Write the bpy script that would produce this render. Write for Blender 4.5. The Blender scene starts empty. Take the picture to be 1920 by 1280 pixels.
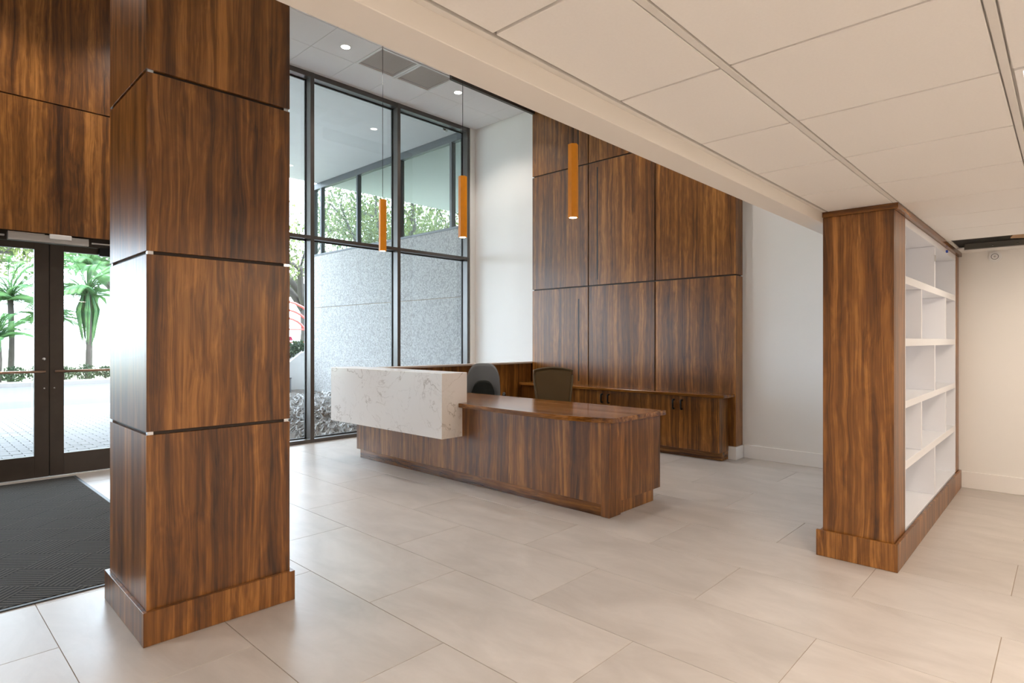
import bpy, bmesh, math, random
from mathutils import Vector, Matrix, Euler
R = math.radians
SC = bpy.context.scene
COL = SC.collection

# ------------------------------------------------------------------ camera, sky, sun, exposure
cd = bpy.data.cameras.new('camera')
cam = bpy.data.objects.new('camera', cd)
COL.objects.link(cam)
cam.location = (0, 0, 1.40)
cam.rotation_euler = (R(90), 0, R(43.35 - 90))
cd.sensor_width = 36.0
cd.lens = 36.0 * 1108.5 / 1920
cd.shift_y = -1.4 / 1920
cd.clip_start = 0.05
SC.camera = cam

WORLD_STRENGTH = 9.0
SUN_STRENGTH = 4.0
TROFFER_W = 14.0
DOWNLIGHT_W = 75.0
PENDANT_W = 8.0

w = bpy.data.worlds.new('sky')
SC.world = w
w.use_nodes = True
nt = w.node_tree
nt.nodes.clear()
wo = nt.nodes.new('ShaderNodeOutputWorld')
bg = nt.nodes.new('ShaderNodeBackground')
bg.inputs['Color'].default_value = (0.75, 0.87, 1.0, 1)
bg.inputs['Strength'].default_value = WORLD_STRENGTH
nt.links.new(bg.outputs[0], wo.inputs[0])

sd = bpy.data.lights.new('sun', 'SUN')
sd.energy = SUN_STRENGTH
sd.angle = R(0.6)
sd.color = (1.0, 0.95, 0.86)
sun = bpy.data.objects.new('sun', sd)
COL.objects.link(sun)
sun.rotation_euler = Vector((-0.25, 0.85, -0.95)).to_track_quat('-Z', 'Y').to_euler()
sun.location = (0, -10, 20)

vs = SC.view_settings
vs.view_transform = 'Standard'
vs.look = 'None'
vs.gamma = 1.0
vs.use_curve_mapping = False
vs.exposure = 0.58
SC.cycles.max_bounces = 10
SC.cycles.diffuse_bounces = 6
SC.cycles.transparent_max_bounces = 12
SC.cycles.caustics_reflective = False
SC.cycles.caustics_refractive = False

# ------------------------------------------------------------------ materials
def newmat(name):
    m = bpy.data.materials.new(name)
    m.use_nodes = True
    t = m.node_tree
    b = t.nodes['Principled BSDF']
    return m, t, b

def plain(name, col, rough=0.5, metal=0.0, spec=0.5, noise=0.0, nscale=30.0, bump=0.0, bscale=200.0):
    m, t, b = newmat(name)
    b.inputs['Base Color'].default_value = (*col, 1)
    b.inputs['Roughness'].default_value = rough
    b.inputs['Metallic'].default_value = metal
    b.inputs['Specular IOR Level'].default_value = spec
    tc = t.nodes.new('ShaderNodeTexCoord')
    if noise > 0:
        n = t.nodes.new('ShaderNodeTexNoise')
        n.inputs['Scale'].default_value = nscale
        n.inputs['Detail'].default_value = 5
        t.links.new(tc.outputs['Object'], n.inputs['Vector'])
        mx = t.nodes.new('ShaderNodeMix')
        mx.data_type = 'RGBA'
        mx.inputs['A'].default_value = (*[c * (1 - noise) for c in col], 1)
        mx.inputs['B'].default_value = (*[min(1, c * (1 + noise)) for c in col], 1)
        t.links.new(n.outputs['Fac'], mx.inputs['Factor'])
        t.links.new(mx.outputs['Result'], b.inputs['Base Color'])
    if bump > 0:
        n2 = t.nodes.new('ShaderNodeTexNoise')
        n2.inputs['Scale'].default_value = bscale
        n2.inputs['Detail'].default_value = 3
        t.links.new(tc.outputs['Object'], n2.inputs['Vector'])
        bp = t.nodes.new('ShaderNodeBump')
        bp.inputs['Strength'].default_value = bump
        bp.inputs['Distance'].default_value = 0.002
        t.links.new(n2.outputs['Fac'], bp.inputs['Height'])
        t.links.new(bp.outputs[0], b.inputs['Normal'])
    return m

def math_node(t, op, a, bval=None):
    n = t.nodes.new('ShaderNodeMath')
    n.operation = op
    if isinstance(a, (int, float)):
        n.inputs[0].default_value = a
    else:
        t.links.new(a, n.inputs[0])
    if bval is not None:
        if isinstance(bval, (int, float)):
            n.inputs[1].default_value = bval
        else:
            t.links.new(bval, n.inputs[1])
    return n.outputs[0]

def wood(name, axis='z', rough=0.30):
    m, t, b = newmat(name)
    tc = t.nodes.new('ShaderNodeTexCoord')
    oi = t.nodes.new('ShaderNodeObjectInfo')
    off = t.nodes.new('ShaderNodeCombineXYZ')
    r7 = math_node(t, 'MULTIPLY', oi.outputs['Random'], 37.0)
    r3 = math_node(t, 'MULTIPLY', oi.outputs['Random'], 91.0)
    t.links.new(r7, off.inputs[0]); t.links.new(r3, off.inputs[1]); t.links.new(r7, off.inputs[2])
    add = t.nodes.new('ShaderNodeVectorMath'); add.operation = 'ADD'
    t.links.new(tc.outputs['Object'], add.inputs[0]); t.links.new(off.outputs[0], add.inputs[1])
    def scl(across, along):
        return {'z': (across, across, along), 'y': (across, along, across), 'x': (along, across, across)}[axis]
    def layer(across, along, detail, rgh, dist, src=None, out='Fac'):
        mp = t.nodes.new('ShaderNodeMapping')
        mp.inputs['Scale'].default_value = scl(across, along)
        t.links.new(src or add.outputs[0], mp.inputs['Vector'])
        n = t.nodes.new('ShaderNodeTexNoise')
        n.inputs['Scale'].default_value = 1.0
        n.inputs['Detail'].default_value = detail
        n.inputs['Roughness'].default_value = rgh
        n.inputs['Distortion'].default_value = dist
        t.links.new(mp.outputs[0], n.inputs['Vector'])
        return n.outputs[out]
    # the figure bends around slow swirls, as flat-sawn veneer does
    swirl = layer(5.0, 1.3, 2, 0.5, 0.0, out='Color')
    cen = t.nodes.new('ShaderNodeVectorMath'); cen.operation = 'SUBTRACT'
    t.links.new(swirl, cen.inputs[0]); cen.inputs[1].default_value = (0.5, 0.5, 0.5)
    sc_ = t.nodes.new('ShaderNodeVectorMath'); sc_.operation = 'MULTIPLY'
    t.links.new(cen.outputs[0], sc_.inputs[0]); sc_.inputs[1].default_value = scl(0.085, 0.0)
    bent = t.nodes.new('ShaderNodeVectorMath'); bent.operation = 'ADD'
    t.links.new(add.outputs[0], bent.inputs[0]); t.links.new(sc_.outputs[0], bent.inputs[1])
    bands = layer(24, 0.22, 5, 0.62, 0.0, bent.outputs[0])
    fine = layer(120, 1.3, 3, 0.6, 0.0, bent.outputs[0])
    tone = layer(4.5, 0.25, 2, 0.5, 0.3)
    knots = layer(10, 2.6, 3, 0.55, 2.2)
    v = math_node(t, 'MULTIPLY', bands, 0.62)
    v = math_node(t, 'ADD', v, math_node(t, 'MULTIPLY', fine, 0.30))
    v = math_node(t, 'ADD', v, math_node(t, 'MULTIPLY', tone, 0.34))
    v = math_node(t, 'ADD', v, math_node(t, 'MULTIPLY', knots, 0.17))
    rp = t.nodes.new('ShaderNodeValToRGB')
    e = rp.color_ramp.elements
    e[0].position = 0.55; e[0].color = (0.042, 0.0128, 0.0018, 1)
    e[1].position = 0.89; e[1].color = (0.46, 0.195, 0.042, 1)
    k = e.new(0.64); k.color = (0.108, 0.0365, 0.0050, 1)
    k = e.new(0.745); k.color = (0.212, 0.079, 0.0125, 1)
    t.links.new(v, rp.inputs[0])
    t.links.new(rp.outputs[0], b.inputs['Base Color'])
    b.inputs['Roughness'].default_value = rough
    b.inputs['Specular IOR Level'].default_value = 0.65
    return m

def emit(name, col, strength):
    m = bpy.data.materials.new(name)
    m.use_nodes = True
    t = m.node_tree
    t.nodes.clear()
    o = t.nodes.new('ShaderNodeOutputMaterial')
    e = t.nodes.new('ShaderNodeEmission')
    e.inputs[0].default_value = (*col, 1)
    e.inputs[1].default_value = strength
    t.links.new(e.outputs[0], o.inputs[0])
    return m

def glass(name, tint=(0.93, 0.97, 0.96), ior=1.5, extra=0.0):
    m = bpy.data.materials.new(name)
    m.use_nodes = True
    t = m.node_tree
    t.nodes.clear()
    o = t.nodes.new('ShaderNodeOutputMaterial')
    tr = t.nodes.new('ShaderNodeBsdfTransparent')
    tr.inputs[0].default_value = (*tint, 1)
    gl = t.nodes.new('ShaderNodeBsdfGlossy')
    gl.inputs['Roughness'].default_value = 0.0
    lw = t.nodes.new('ShaderNodeLayerWeight')
    lw.inputs['Blend'].default_value = 0.5
    f = math_node(t, 'ADD', math_node(t, 'MULTIPLY', math_node(t, 'POWER', lw.outputs['Facing'], 5.0), 0.94), 0.045 + extra)
    mx = t.nodes.new('ShaderNodeMixShader')
    t.links.new(f, mx.inputs[0])
    t.links.new(tr.outputs[0], mx.inputs[1])
    t.links.new(gl.outputs[0], mx.inputs[2])
    t.links.new(mx.outputs[0], o.inputs[0])
    return m

def floor_tile_mat():
    m, t, b = newmat('floor_porcelain')
    tc = t.nodes.new('ShaderNodeTexCoord')
    oi = t.nodes.new('ShaderNodeObjectInfo')
    add = t.nodes.new('ShaderNodeVectorMath'); add.operation = 'ADD'
    off = t.nodes.new('ShaderNodeCombineXYZ')
    r = math_node(t, 'MULTIPLY', oi.outputs['Random'], 53.0)
    t.links.new(r, off.inputs[0]); t.links.new(r, off.inputs[1])
    t.links.new(tc.outputs['Object'], add.inputs[0]); t.links.new(off.outputs[0], add.inputs[1])
    mp = t.nodes.new('ShaderNodeMapping')
    mp.inputs['Scale'].default_value = (3.2, 1.3, 1)
    t.links.new(add.outputs[0], mp.inputs[0])
    n = t.nodes.new('ShaderNodeTexNoise')
    n.inputs['Scale'].default_value = 1.6; n.inputs['Detail'].default_value = 9; n.inputs['Roughness'].default_value = 0.62
    n.inputs['Distortion'].default_value = 0.5
    t.links.new(mp.outputs[0], n.inputs['Vector'])
    rp = t.nodes.new('ShaderNodeValToRGB')
    e = rp.color_ramp.elements
    e[0].position = 0.30; e[0].color = (0.450, 0.410, 0.378, 1)
    e[1].position = 0.72; e[1].color = (0.575, 0.532, 0.498, 1)
    t.links.new(n.outputs['Fac'], rp.inputs[0])
    hs = t.nodes.new('ShaderNodeHueSaturation')
    vv = math_node(t, 'ADD', math_node(t, 'MULTIPLY', oi.outputs['Random'], 0.10), 0.95)
    t.links.new(vv, hs.inputs['Value'])
    t.links.new(rp.outputs[0], hs.inputs['Color'])
    t.links.new(hs.outputs[0], b.inputs['Base Color'])
    rr = math_node(t, 'ADD', math_node(t, 'MULTIPLY', n.outputs['Fac'], 0.16), 0.25)
    t.links.new(rr, b.inputs['Roughness'])
    return m

def quartz_mat():
    m, t, b = newmat('veined_quartz')
    tc = t.nodes.new('ShaderNodeTexCoord')
    def noise(scale, detail, dist, rgh=0.6):
        n = t.nodes.new('ShaderNodeTexNoise')
        n.inputs['Scale'].default_value = scale; n.inputs['Detail'].default_value = detail
        n.inputs['Distortion'].default_value = dist; n.inputs['Roughness'].default_value = rgh
        t.links.new(tc.outputs['Object'], n.inputs['Vector'])
        return n.outputs['Fac']
    def vein(scale, dist, width):
        f = noise(scale, 7, dist)
        d = math_node(t, 'ABSOLUTE', math_node(t, 'SUBTRACT', f, 0.5))
        mr = t.nodes.new('ShaderNodeMapRange')
        mr.inputs['From Min'].default_value = 0.0; mr.inputs['From Max'].default_value = width
        mr.inputs['To Min'].default_value = 1.0; mr.inputs['To Max'].default_value = 0.0
        t.links.new(d, mr.inputs['Value'])
        return mr.outputs[0]
    gate = t.nodes.new('ShaderNodeMapRange')
    gate.inputs['From Min'].default_value = 0.36; gate.inputs['From Max'].default_value = 0.60
    t.links.new(noise(4.0, 4, 0.2), gate.inputs['Value'])
    v = math_node(t, 'MULTIPLY', vein(1.15, 0.6, 0.0085), gate.outputs[0])
    v2 = math_node(t, 'MULTIPLY', math_node(t, 'MULTIPLY', vein(2.1, 0.9, 0.008), gate.outputs[0]), 0.5)
    v = math_node(t, 'MAXIMUM', v, v2)
    v = math_node(t, 'MULTIPLY', v, 0.75)
    mx = t.nodes.new('ShaderNodeMix'); mx.data_type = 'RGBA'
    mx.inputs['A'].default_value = (0.80, 0.755, 0.72, 1)
    mx.inputs['B'].default_value = (0.30, 0.23, 0.18, 1)
    t.links.new(v, mx.inputs['Factor'])
    t.links.new(mx.outputs['Result'], b.inputs['Base Color'])
    b.inputs['Roughness'].default_value = 0.18
    return m

def mat_carpet():
    # ribs in alternating parquet blocks
    m, t, b = newmat('ribbed_carpet')
    tc = t.nodes.new('ShaderNodeTexCoord')
    mp = t.nodes.new('ShaderNodeMapping')
    mp.inputs['Rotation'].default_value = (0, 0, R(45))
    t.links.new(tc.outputs['Object'], mp.inputs[0])
    sep = t.nodes.new('ShaderNodeSeparateXYZ')
    t.links.new(mp.outputs[0], sep.inputs[0])
    ck = t.nodes.new('ShaderNodeTexChecker')
    ck.inputs['Scale'].default_value = 1 / 0.26
    ck.inputs['Color1'].default_value = (0, 0, 0, 1); ck.inputs['Color2'].default_value = (1, 1, 1, 1)
    fl = t.nodes.new('ShaderNodeCombineXYZ')
    t.links.new(sep.outputs[0], fl.inputs[0]); t.links.new(sep.outputs[1], fl.inputs[1]); fl.inputs[2].default_value = 0.03
    t.links.new(fl.outputs[0], ck.inputs['Vector'])
    def ribs(o):
        s = math_node(t, 'SINE', math_node(t, 'MULTIPLY', o, 2 * math.pi / 0.029))
        return s
    mx = t.nodes.new('ShaderNodeMix'); mx.data_type = 'FLOAT'
    t.links.new(ck.outputs['Fac'], mx.inputs[0])
    t.links.new(ribs(sep.outputs[0]), mx.inputs[2]); t.links.new(ribs(sep.outputs[1]), mx.inputs[3])
    n = t.nodes.new('ShaderNodeTexNoise')
    n.inputs['Scale'].default_value = 260; n.inputs['Detail'].default_value = 4
    t.links.new(tc.outputs['Object'], n.inputs['Vector'])
    h = math_node(t, 'ADD', math_node(t, 'MULTIPLY', mx.outputs[0], 0.5), math_node(t, 'MULTIPLY', n.outputs['Fac'], 1.0))
    rp = t.nodes.new('ShaderNodeValToRGB')
    e = rp.color_ramp.elements
    e[0].position = 0.12; e[0].color = (0.005, 0.006, 0.006, 1)
    e[1].position = 1.0; e[1].color = (0.088, 0.078, 0.066, 1)
    t.links.new(h, rp.inputs[0])
    t.links.new(rp.outputs[0], b.inputs['Base Color'])
    b.inputs['Roughness'].default_value = 0.95
    bp = t.nodes.new('ShaderNodeBump'); bp.inputs['Strength'].default_value = 0.9; bp.inputs['Distance'].default_value = 0.004
    t.links.new(h, bp.inputs['Height']); t.links.new(bp.outputs[0], b.inputs['Normal'])
    return m

def pebble_mat():
    m, t, b = newmat('pebble_concrete')
    tc = t.nodes.new('ShaderNodeTexCoord')
    v = t.nodes.new('ShaderNodeTexVoronoi'); v.inputs['Scale'].default_value = 38
    t.links.new(tc.outputs['Object'], v.inputs['Vector'])
    n = t.nodes.new('ShaderNodeTexNoise'); n.inputs['Scale'].default_value = 60; n.inputs['Detail'].default_value = 4
    t.links.new(tc.outputs['Object'], n.inputs['Vector'])
    rp = t.nodes.new('ShaderNodeValToRGB')
    e = rp.color_ramp.elements
    e[0].position = 0.0; e[0].color = (0.18, 0.18, 0.177, 1)
    e[1].position = 1.0; e[1].color = (0.48, 0.475, 0.465, 1)
    sx = t.nodes.new('ShaderNodeSeparateColor')
    t.links.new(v.outputs['Color'], sx.inputs[0])
    mixv = math_node(t, 'ADD', math_node(t, 'MULTIPLY', sx.outputs[0], 0.6), math_node(t, 'MULTIPLY', n.outputs['Fac'], 0.45))
    t.links.new(mixv, rp.inputs[0])
    t.links.new(rp.outputs[0], b.inputs['Base Color'])
    b.inputs['Roughness'].default_value = 0.9
    bp = t.nodes.new('ShaderNodeBump'); bp.inputs['Strength'].default_value = 0.5; bp.inputs['Distance'].default_value = 0.01
    t.links.new(mixv, bp.inputs['Height']); t.links.new(bp.outputs[0], b.inputs['Normal'])
    return m

def leaf_mat(name, c0, c1):
    m = bpy.data.materials.new(name)
    m.use_nodes = True
    t = m.node_tree
    b = t.nodes['Principled BSDF']
    o = t.nodes['Material Output']
    tc = t.nodes.new('ShaderNodeTexCoord')
    n = t.nodes.new('ShaderNodeTexNoise'); n.inputs['Scale'].default_value = 3.0; n.inputs['Detail'].default_value = 5
    t.links.new(tc.outputs['Object'], n.inputs['Vector'])
    rp = t.nodes.new('ShaderNodeValToRGB')
    rp.color_ramp.elements[0].position = 0.35; rp.color_ramp.elements[0].color = (*c0, 1)
    rp.color_ramp.elements[1].position = 0.65; rp.color_ramp.elements[1].color = (*c1, 1)
    t.links.new(n.outputs['Fac'], rp.inputs[0])
    t.links.new(rp.outputs[0], b.inputs['Base Color'])
    b.inputs['Roughness'].default_value = 0.6
    tl = t.nodes.new('ShaderNodeBsdfTranslucent')
    t.links.new(rp.outputs[0], tl.inputs[0])
    mx = t.nodes.new('ShaderNodeMixShader'); mx.inputs[0].default_value = 0.4
    t.links.new(b.outputs[0], mx.inputs[1]); t.links.new(tl.outputs[0], mx.inputs[2])
    t.links.new(mx.outputs[0], o.inputs[0])
    return m

def mesh_fabric():
    m = bpy.data.materials.new('woven_mesh')
    m.use_nodes = True
    t = m.node_tree
    b = t.nodes['Principled BSDF']; o = t.nodes['Material Output']
    b.inputs['Base Color'].default_value = (0.090, 0.053, 0.016, 1)
    b.inputs['Roughness'].default_value = 0.75
    tr = t.nodes.new('ShaderNodeBsdfTransparent')
    mx = t.nodes.new('ShaderNodeMixShader'); mx.inputs[0].default_value = 0.18
    t.links.new(b.outputs[0], mx.inputs[1]); t.links.new(tr.outputs[0], mx.inputs[2])
    t.links.new(mx.outputs[0], o.inputs[0])
    return m

M = {}
M['wood'] = wood('walnut_laminate_upright', 'z', 0.33)
M['wood_y'] = wood('walnut_laminate_lengthwise', 'y', 0.17)
M['wood_x'] = wood('walnut_laminate_crosswise', 'x', 0.27)
M['core'] = plain('dark_reveal', (0.035, 0.018, 0.009), 0.5)
M['steel'] = plain('bright_metal', (0.75, 0.76, 0.78), 0.25, 1.0)
M['tile'] = floor_tile_mat()
M['grout'] = plain('grout', (0.36, 0.29, 0.23), 0.85, noise=0.1)
M['wall'] = plain('white_wall_paint', (0.84, 0.825, 0.80), 0.42, noise=0.015, nscale=3)
M['warmwall'] = M['wall']
M['soffit'] = plain('soffit_paint', (0.80, 0.765, 0.715), 0.55)
M['ltile'] = plain('lobby_tile_light_tint', (0.90, 0.90, 0.92), 0.9, noise=0.02, nscale=120)  # whiter, cooler copy of the ceiling tile; colour makes up for missing light
M['ctile'] = plain('ceiling_tile_mineral', (0.82, 0.805, 0.785), 0.9, noise=0.03, nscale=120, bump=0.15, bscale=400)
M['tee'] = plain('ceiling_grid_enamel', (0.72, 0.70, 0.67), 0.55)
M['plenum'] = plain('plenum_dark', (0.02, 0.019, 0.018), 0.9)
M['trim'] = plain('baseboard_paint', (0.86, 0.84, 0.82), 0.35)
M['white'] = plain('white_laminate', (0.80, 0.815, 0.86), 0.35)
M['cap'] = plain('ledge_glare_tint', (0.55, 0.46, 0.40), 0.25)  # pale colour stands in for window glare on the laminate top
M['bronze'] = plain('dark_bronze_aluminium', (0.060, 0.047, 0.038), 0.38, 0.35, noise=0.2, nscale=9)
M['mull'] = plain('bronze_mullion', (0.062, 0.053, 0.046), 0.30, 0.0, 0.9, noise=0.2, nscale=9)
M['black'] = plain('black_plastic', (0.012, 0.012, 0.012), 0.4)
M['blackmetal'] = plain('black_metal', (0.010, 0.010, 0.010), 0.35, 0.6)
M['alu'] = plain('silver_aluminium', (0.60, 0.585, 0.57), 0.35, 0.6)
M['copper'] = plain('worn_bronze_bar', (0.42, 0.27, 0.19), 0.28, 0.85)
M['glass'] = glass('clear_glass', (0.97, 0.985, 0.99))
M['quartz'] = quartz_mat()
M['carpet'] = mat_carpet()
M['rubber'] = plain('rubber_edge', (0.030, 0.034, 0.040), 0.45)
M['pebble'] = pebble_mat()
M['concrete'] = plain('canopy_plaster', (0.88, 0.90, 0.93), 0.8, noise=0.04, nscale=4)
M['extframe'] = plain('grey_exterior_frame', (0.10, 0.11, 0.12), 0.45, 0.3)
def wing_glass():
    m = bpy.data.materials.new('tinted_reflective_glass')
    m.use_nodes = True
    t = m.node_tree
    b = t.nodes['Principled BSDF']; o = t.nodes['Material Output']
    b.inputs['Base Color'].default_value = (0.085, 0.11, 0.095, 1); b.inputs['Roughness'].default_value = 0.3
    g = t.nodes.new('ShaderNodeBsdfGlossy'); g.inputs['Roughness'].default_value = 0.0
    g.inputs['Color'].default_value = (0.86, 0.97, 0.88, 1)
    mx = t.nodes.new('ShaderNodeMixShader'); mx.inputs[0].default_value = 0.62
    t.links.new(b.outputs[0], mx.inputs[1]); t.links.new(g.outputs[0], mx.inputs[2]); t.links.new(mx.outputs[0], o.inputs[0])
    return m
M['wglass'] = wing_glass()
M['pave'] = plain('paver_clay', (0.21, 0.205, 0.20), 0.85, noise=0.2, nscale=5)
M['sandjoint'] = plain('paver_joint', (0.09, 0.085, 0.08), 0.9)
M['road'] = plain('asphalt', (0.085, 0.085, 0.088), 0.9, noise=0.15, nscale=4)
M['kerb'] = plain('kerb_concrete', (0.16, 0.155, 0.15), 0.9, noise=0.1)
M['lawn'] = plain('lawn', (0.42, 0.44, 0.30), 0.9, noise=0.3, nscale=3)
M['mulch'] = plain('mulch', (0.13, 0.115, 0.10), 0.95, noise=0.6, nscale=40)
M['rockw'] = plain('pale_rock', (0.42, 0.41, 0.40), 0.9, noise=0.3, nscale=20)
M['bark'] = plain('bark', (0.055, 0.048, 0.042), 0.9, noise=0.4, nscale=8)
M['leaf'] = leaf_mat('oak_leaves', (0.030, 0.055, 0.014), (0.20, 0.235, 0.075))
M['palm'] = leaf_mat('palm_leaves', (0.040, 0.13, 0.055), (0.13, 0.27, 0.09))
M['shrubleaf'] = leaf_mat('shrub_leaves', (0.014, 0.035, 0.014), (0.055, 0.09, 0.035))
M['flower'] = plain('pink_petals', (0.80, 0.12, 0.25), 0.6)
M['red'] = plain('red_paint', (0.62, 0.05, 0.04), 0.4)
M['binmat'] = plain('grey_perforated_metal', (0.24, 0.26, 0.29), 0.5, 0.4)
M['orange'] = plain('amber_lacquer', (0.90, 0.315, 0.008), 0.42, noise=0.12, nscale=14)
M['greyfab'] = plain('grey_upholstery', (0.16, 0.17, 0.18), 0.85, bump=0.3, bscale=900)
M['darkfab'] = plain('black_upholstery', (0.006, 0.009, 0.008), 0.8)
M['mesh'] = mesh_fabric()
M['brownframe'] = plain('olive_brown_frame', (0.085, 0.053, 0.018), 0.5)
M['grille'] = plain('grille_enamel', (0.66, 0.61, 0.58), 0.6)
M['whiteenamel'] = plain('white_enamel', (0.83, 0.83, 0.83), 0.4)
M['lamp'] = emit('downlight_lens', (1.0, 0.93, 0.82), 18.0)
M['tube'] = emit('troffer_lens', (1.0, 0.86, 0.68), 9.0)
M['pendlamp'] = emit('pendant_lens', (1.0, 0.72, 0.38), 14.0)
M['blue'] = plain('blue_plastic', (0.02, 0.09, 0.55), 0.4)
M['galv'] = plain('galvanised_track', (0.22, 0.21, 0.19), 0.4, 0.8)
M['tileedge'] = plain('raw_tile_edge', (0.42, 0.27, 0.16), 0.9)

# ------------------------------------------------------------------ builders
def mesh_obj(name, me, parent=None):
    o = bpy.data.objects.new(name, me)
    COL.objects.link(o)
    if parent is not None:
        o.parent = parent
    return o

def wloc(parent):
    v = Vector((0, 0, 0))
    while parent is not None:
        v += parent.location
        parent = parent.parent
    return v

def finish(bm, name, mat, parent, smooth=False):
    off = wloc(parent)
    bmesh.ops.translate(bm, verts=bm.verts, vec=-off)
    me = bpy.data.meshes.new(name)
    bm.normal_update()
    bm.to_mesh(me)
    bm.free()
    me.materials.append(mat)
    if smooth:
        for p in me.polygons:
            p.use_smooth = True
    return mesh_obj(name, me, parent)

def bm_box(bm, x0, x1, y0, y1, z0, z1, bev=0.0):
    vs_ = [bm.verts.new(p) for p in ((x0, y0, z0), (x1, y0, z0), (x1, y1, z0), (x0, y1, z0), (x0, y0, z1), (x1, y0, z1), (x1, y1, z1), (x0, y1, z1))]
    fs = [bm.faces.new([vs_[i] for i in q]) for q in ((3, 2, 1, 0), (4, 5, 6, 7), (0, 1, 5, 4), (1, 2, 6, 5), (2, 3, 7, 6), (3, 0, 4, 7))]
    if bev > 0:
        es = list({e for f in fs for e in f.edges})
        bmesh.ops.bevel(bm, geom=es, offset=bev, segments=1, affect='EDGES')
    return vs_

def box(name, x0, x1, y0, y1, z0, z1, mat, parent=None, bev=0.0015):
    bm = bmesh.new()
    bm_box(bm, min(x0, x1), max(x0, x1), min(y0, y1), max(y0, y1), min(z0, z1), max(z0, z1), bev)
    return finish(bm, name, mat, parent)

def boxes(name, lst, mat, parent=None, bev=0.0):
    bm = bmesh.new()
    for b in lst:
        bm_box(bm, *b, bev)
    return finish(bm, name, mat, parent)

def prism(name, pts, z0, z1, mat, parent=None, bev=0.0):
    bm = bmesh.new()
    a = [bm.verts.new((x, y, z0)) for x, y in pts]
    b = [bm.verts.new((x, y, z1)) for x, y in pts]
    n = len(pts)
    bm.faces.new(list(reversed(a))); bm.faces.new(b)
    for i in range(n):
        bm.faces.new((a[i], a[(i + 1) % n], b[(i + 1) % n], b[i]))
    bmesh.ops.recalc_face_normals(bm, faces=bm.faces)
    if bev:
        es = [e for e in bm.edges if e.calc_face_angle(0) > 0.6]
        bmesh.ops.bevel(bm, geom=es, offset=bev, segments=2, affect='EDGES')
    return finish(bm, name, mat, parent)

def bm_tube(bm, pts, rad, seg=8, cap=True):
    rings = []
    n = len(pts)
    rads = rad if isinstance(rad, (list, tuple)) else [rad] * n
    pts = [Vector(p) for p in pts]
    up = Vector((0.13, 0.31, 0.94))
    for i, p in enumerate(pts):
        d = (pts[min(i + 1, n - 1)] - pts[max(i - 1, 0)]).normalized()
        u = d.cross(up)
        if u.length < 1e-3:
            u = d.cross(Vector((1, 0, 0)))
        u.normalize()
        v = d.cross(u).normalized()
        rings.append([bm.verts.new(p + rads[i] * (math.cos(2 * math.pi * k / seg) * u + math.sin(2 * math.pi * k / seg) * v)) for k in range(seg)])
    for i in range(n - 1):
        for k in range(seg):
            bm.faces.new((rings[i][k], rings[i][(k + 1) % seg], rings[i + 1][(k + 1) % seg], rings[i + 1][k]))
    if cap:
        bm.faces.new(list(reversed(rings[0]))); bm.faces.new(rings[-1])

def tube(name, pts, rad, mat, parent=None, seg=10, smooth=True):
    bm = bmesh.new()
    bm_tube(bm, pts, rad, seg)
    bmesh.ops.recalc_face_normals(bm, faces=bm.faces)
    return finish(bm, name, mat, parent, smooth)

def tag(o, label, cat=None, group=None, kind=None):
    o['label'] = label
    if cat:
        o['category'] = cat
    if group:
        o['group'] = group
    if kind:
        o['kind'] = kind
    return o

def thing(name, loc, label, cat, group=None, kind=None):
    o = bpy.data.objects.new(name, None)
    o.empty_display_size = 0.1
    COL.objects.link(o)
    o.location = loc
    return tag(o, label, cat, group, kind)

def spot(name, parent, loc, energy, col, size=R(120), blend=0.6, radius=0.06):
    l = bpy.data.lights.new(name, 'SPOT')
    l.energy = energy; l.color = col; l.spot_size = size; l.spot_blend = blend; l.shadow_soft_size = radius
    o = bpy.data.objects.new(name, l)
    COL.objects.link(o)
    o.parent = parent
    o.location = Vector(loc) - wloc(parent)
    return o

# ------------------------------------------------------------------ the setting
XW = 7.07          # right wall
YW = 7.56          # glazed front wall
ZC = 2.235         # low ceiling
ZL = 5.08          # lobby ceiling
XL, YB = -3.2, -4.0
YN, YF, ZS = 1.175, 1.305, 2.168   # bulkhead near, far, soffit

floor = box('floor', XL - 0.1, XW + 0.1, YB - 0.1, 7.74, -0.12, -0.003, M['grout'], bev=0)
tag(floor, 'pale beige stone tile floor in brick bond', 'floor', kind='structure')
PX, PY, G = 0.6155, 1.2455, 0.0016
me_cache = {}
def tile_mesh(key, sx, sy, sz, mat, bev=0.001):
    k = (key, round(sx, 3), round(sy, 3))
    if k not in me_cache:
        bm = bmesh.new()
        bm_box(bm, -sx / 2, sx / 2, -sy / 2, sy / 2, -sz, 0, bev)
        me = bpy.data.meshes.new(key)
        bm.to_mesh(me); bm.free(); me.materials.append(mat)
        me_cache[k] = me
    return me_cache[k]
k0 = -6
for k in range(k0, 11):
    xa, xb = 0.545 + PX * k, 0.545 + PX * (k + 1)
    xa_, xb_ = max(xa + G, XL), min(xb - G, XW)
    if xb_ - xa_ < 0.03:
        continue
    ph = 2.727 if k % 2 == 0 else 2.114
    j = -6
    while True:
        ya, yb = ph + PY * j, ph + PY * (j + 1)
        j += 1
        if ya > 7.70:
            break
        ya_, yb_ = max(ya + G, YB), min(yb - G, 7.735)
        if yb_ - ya_ < 0.03:
            continue
        o = mesh_obj('tile', tile_mesh('floor_tile', xb_ - xa_, yb_ - ya_, 0.008, M['tile']), floor)
        o.location = ((xa_ + xb_) / 2, (ya_ + yb_) / 2, 0.0)

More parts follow.
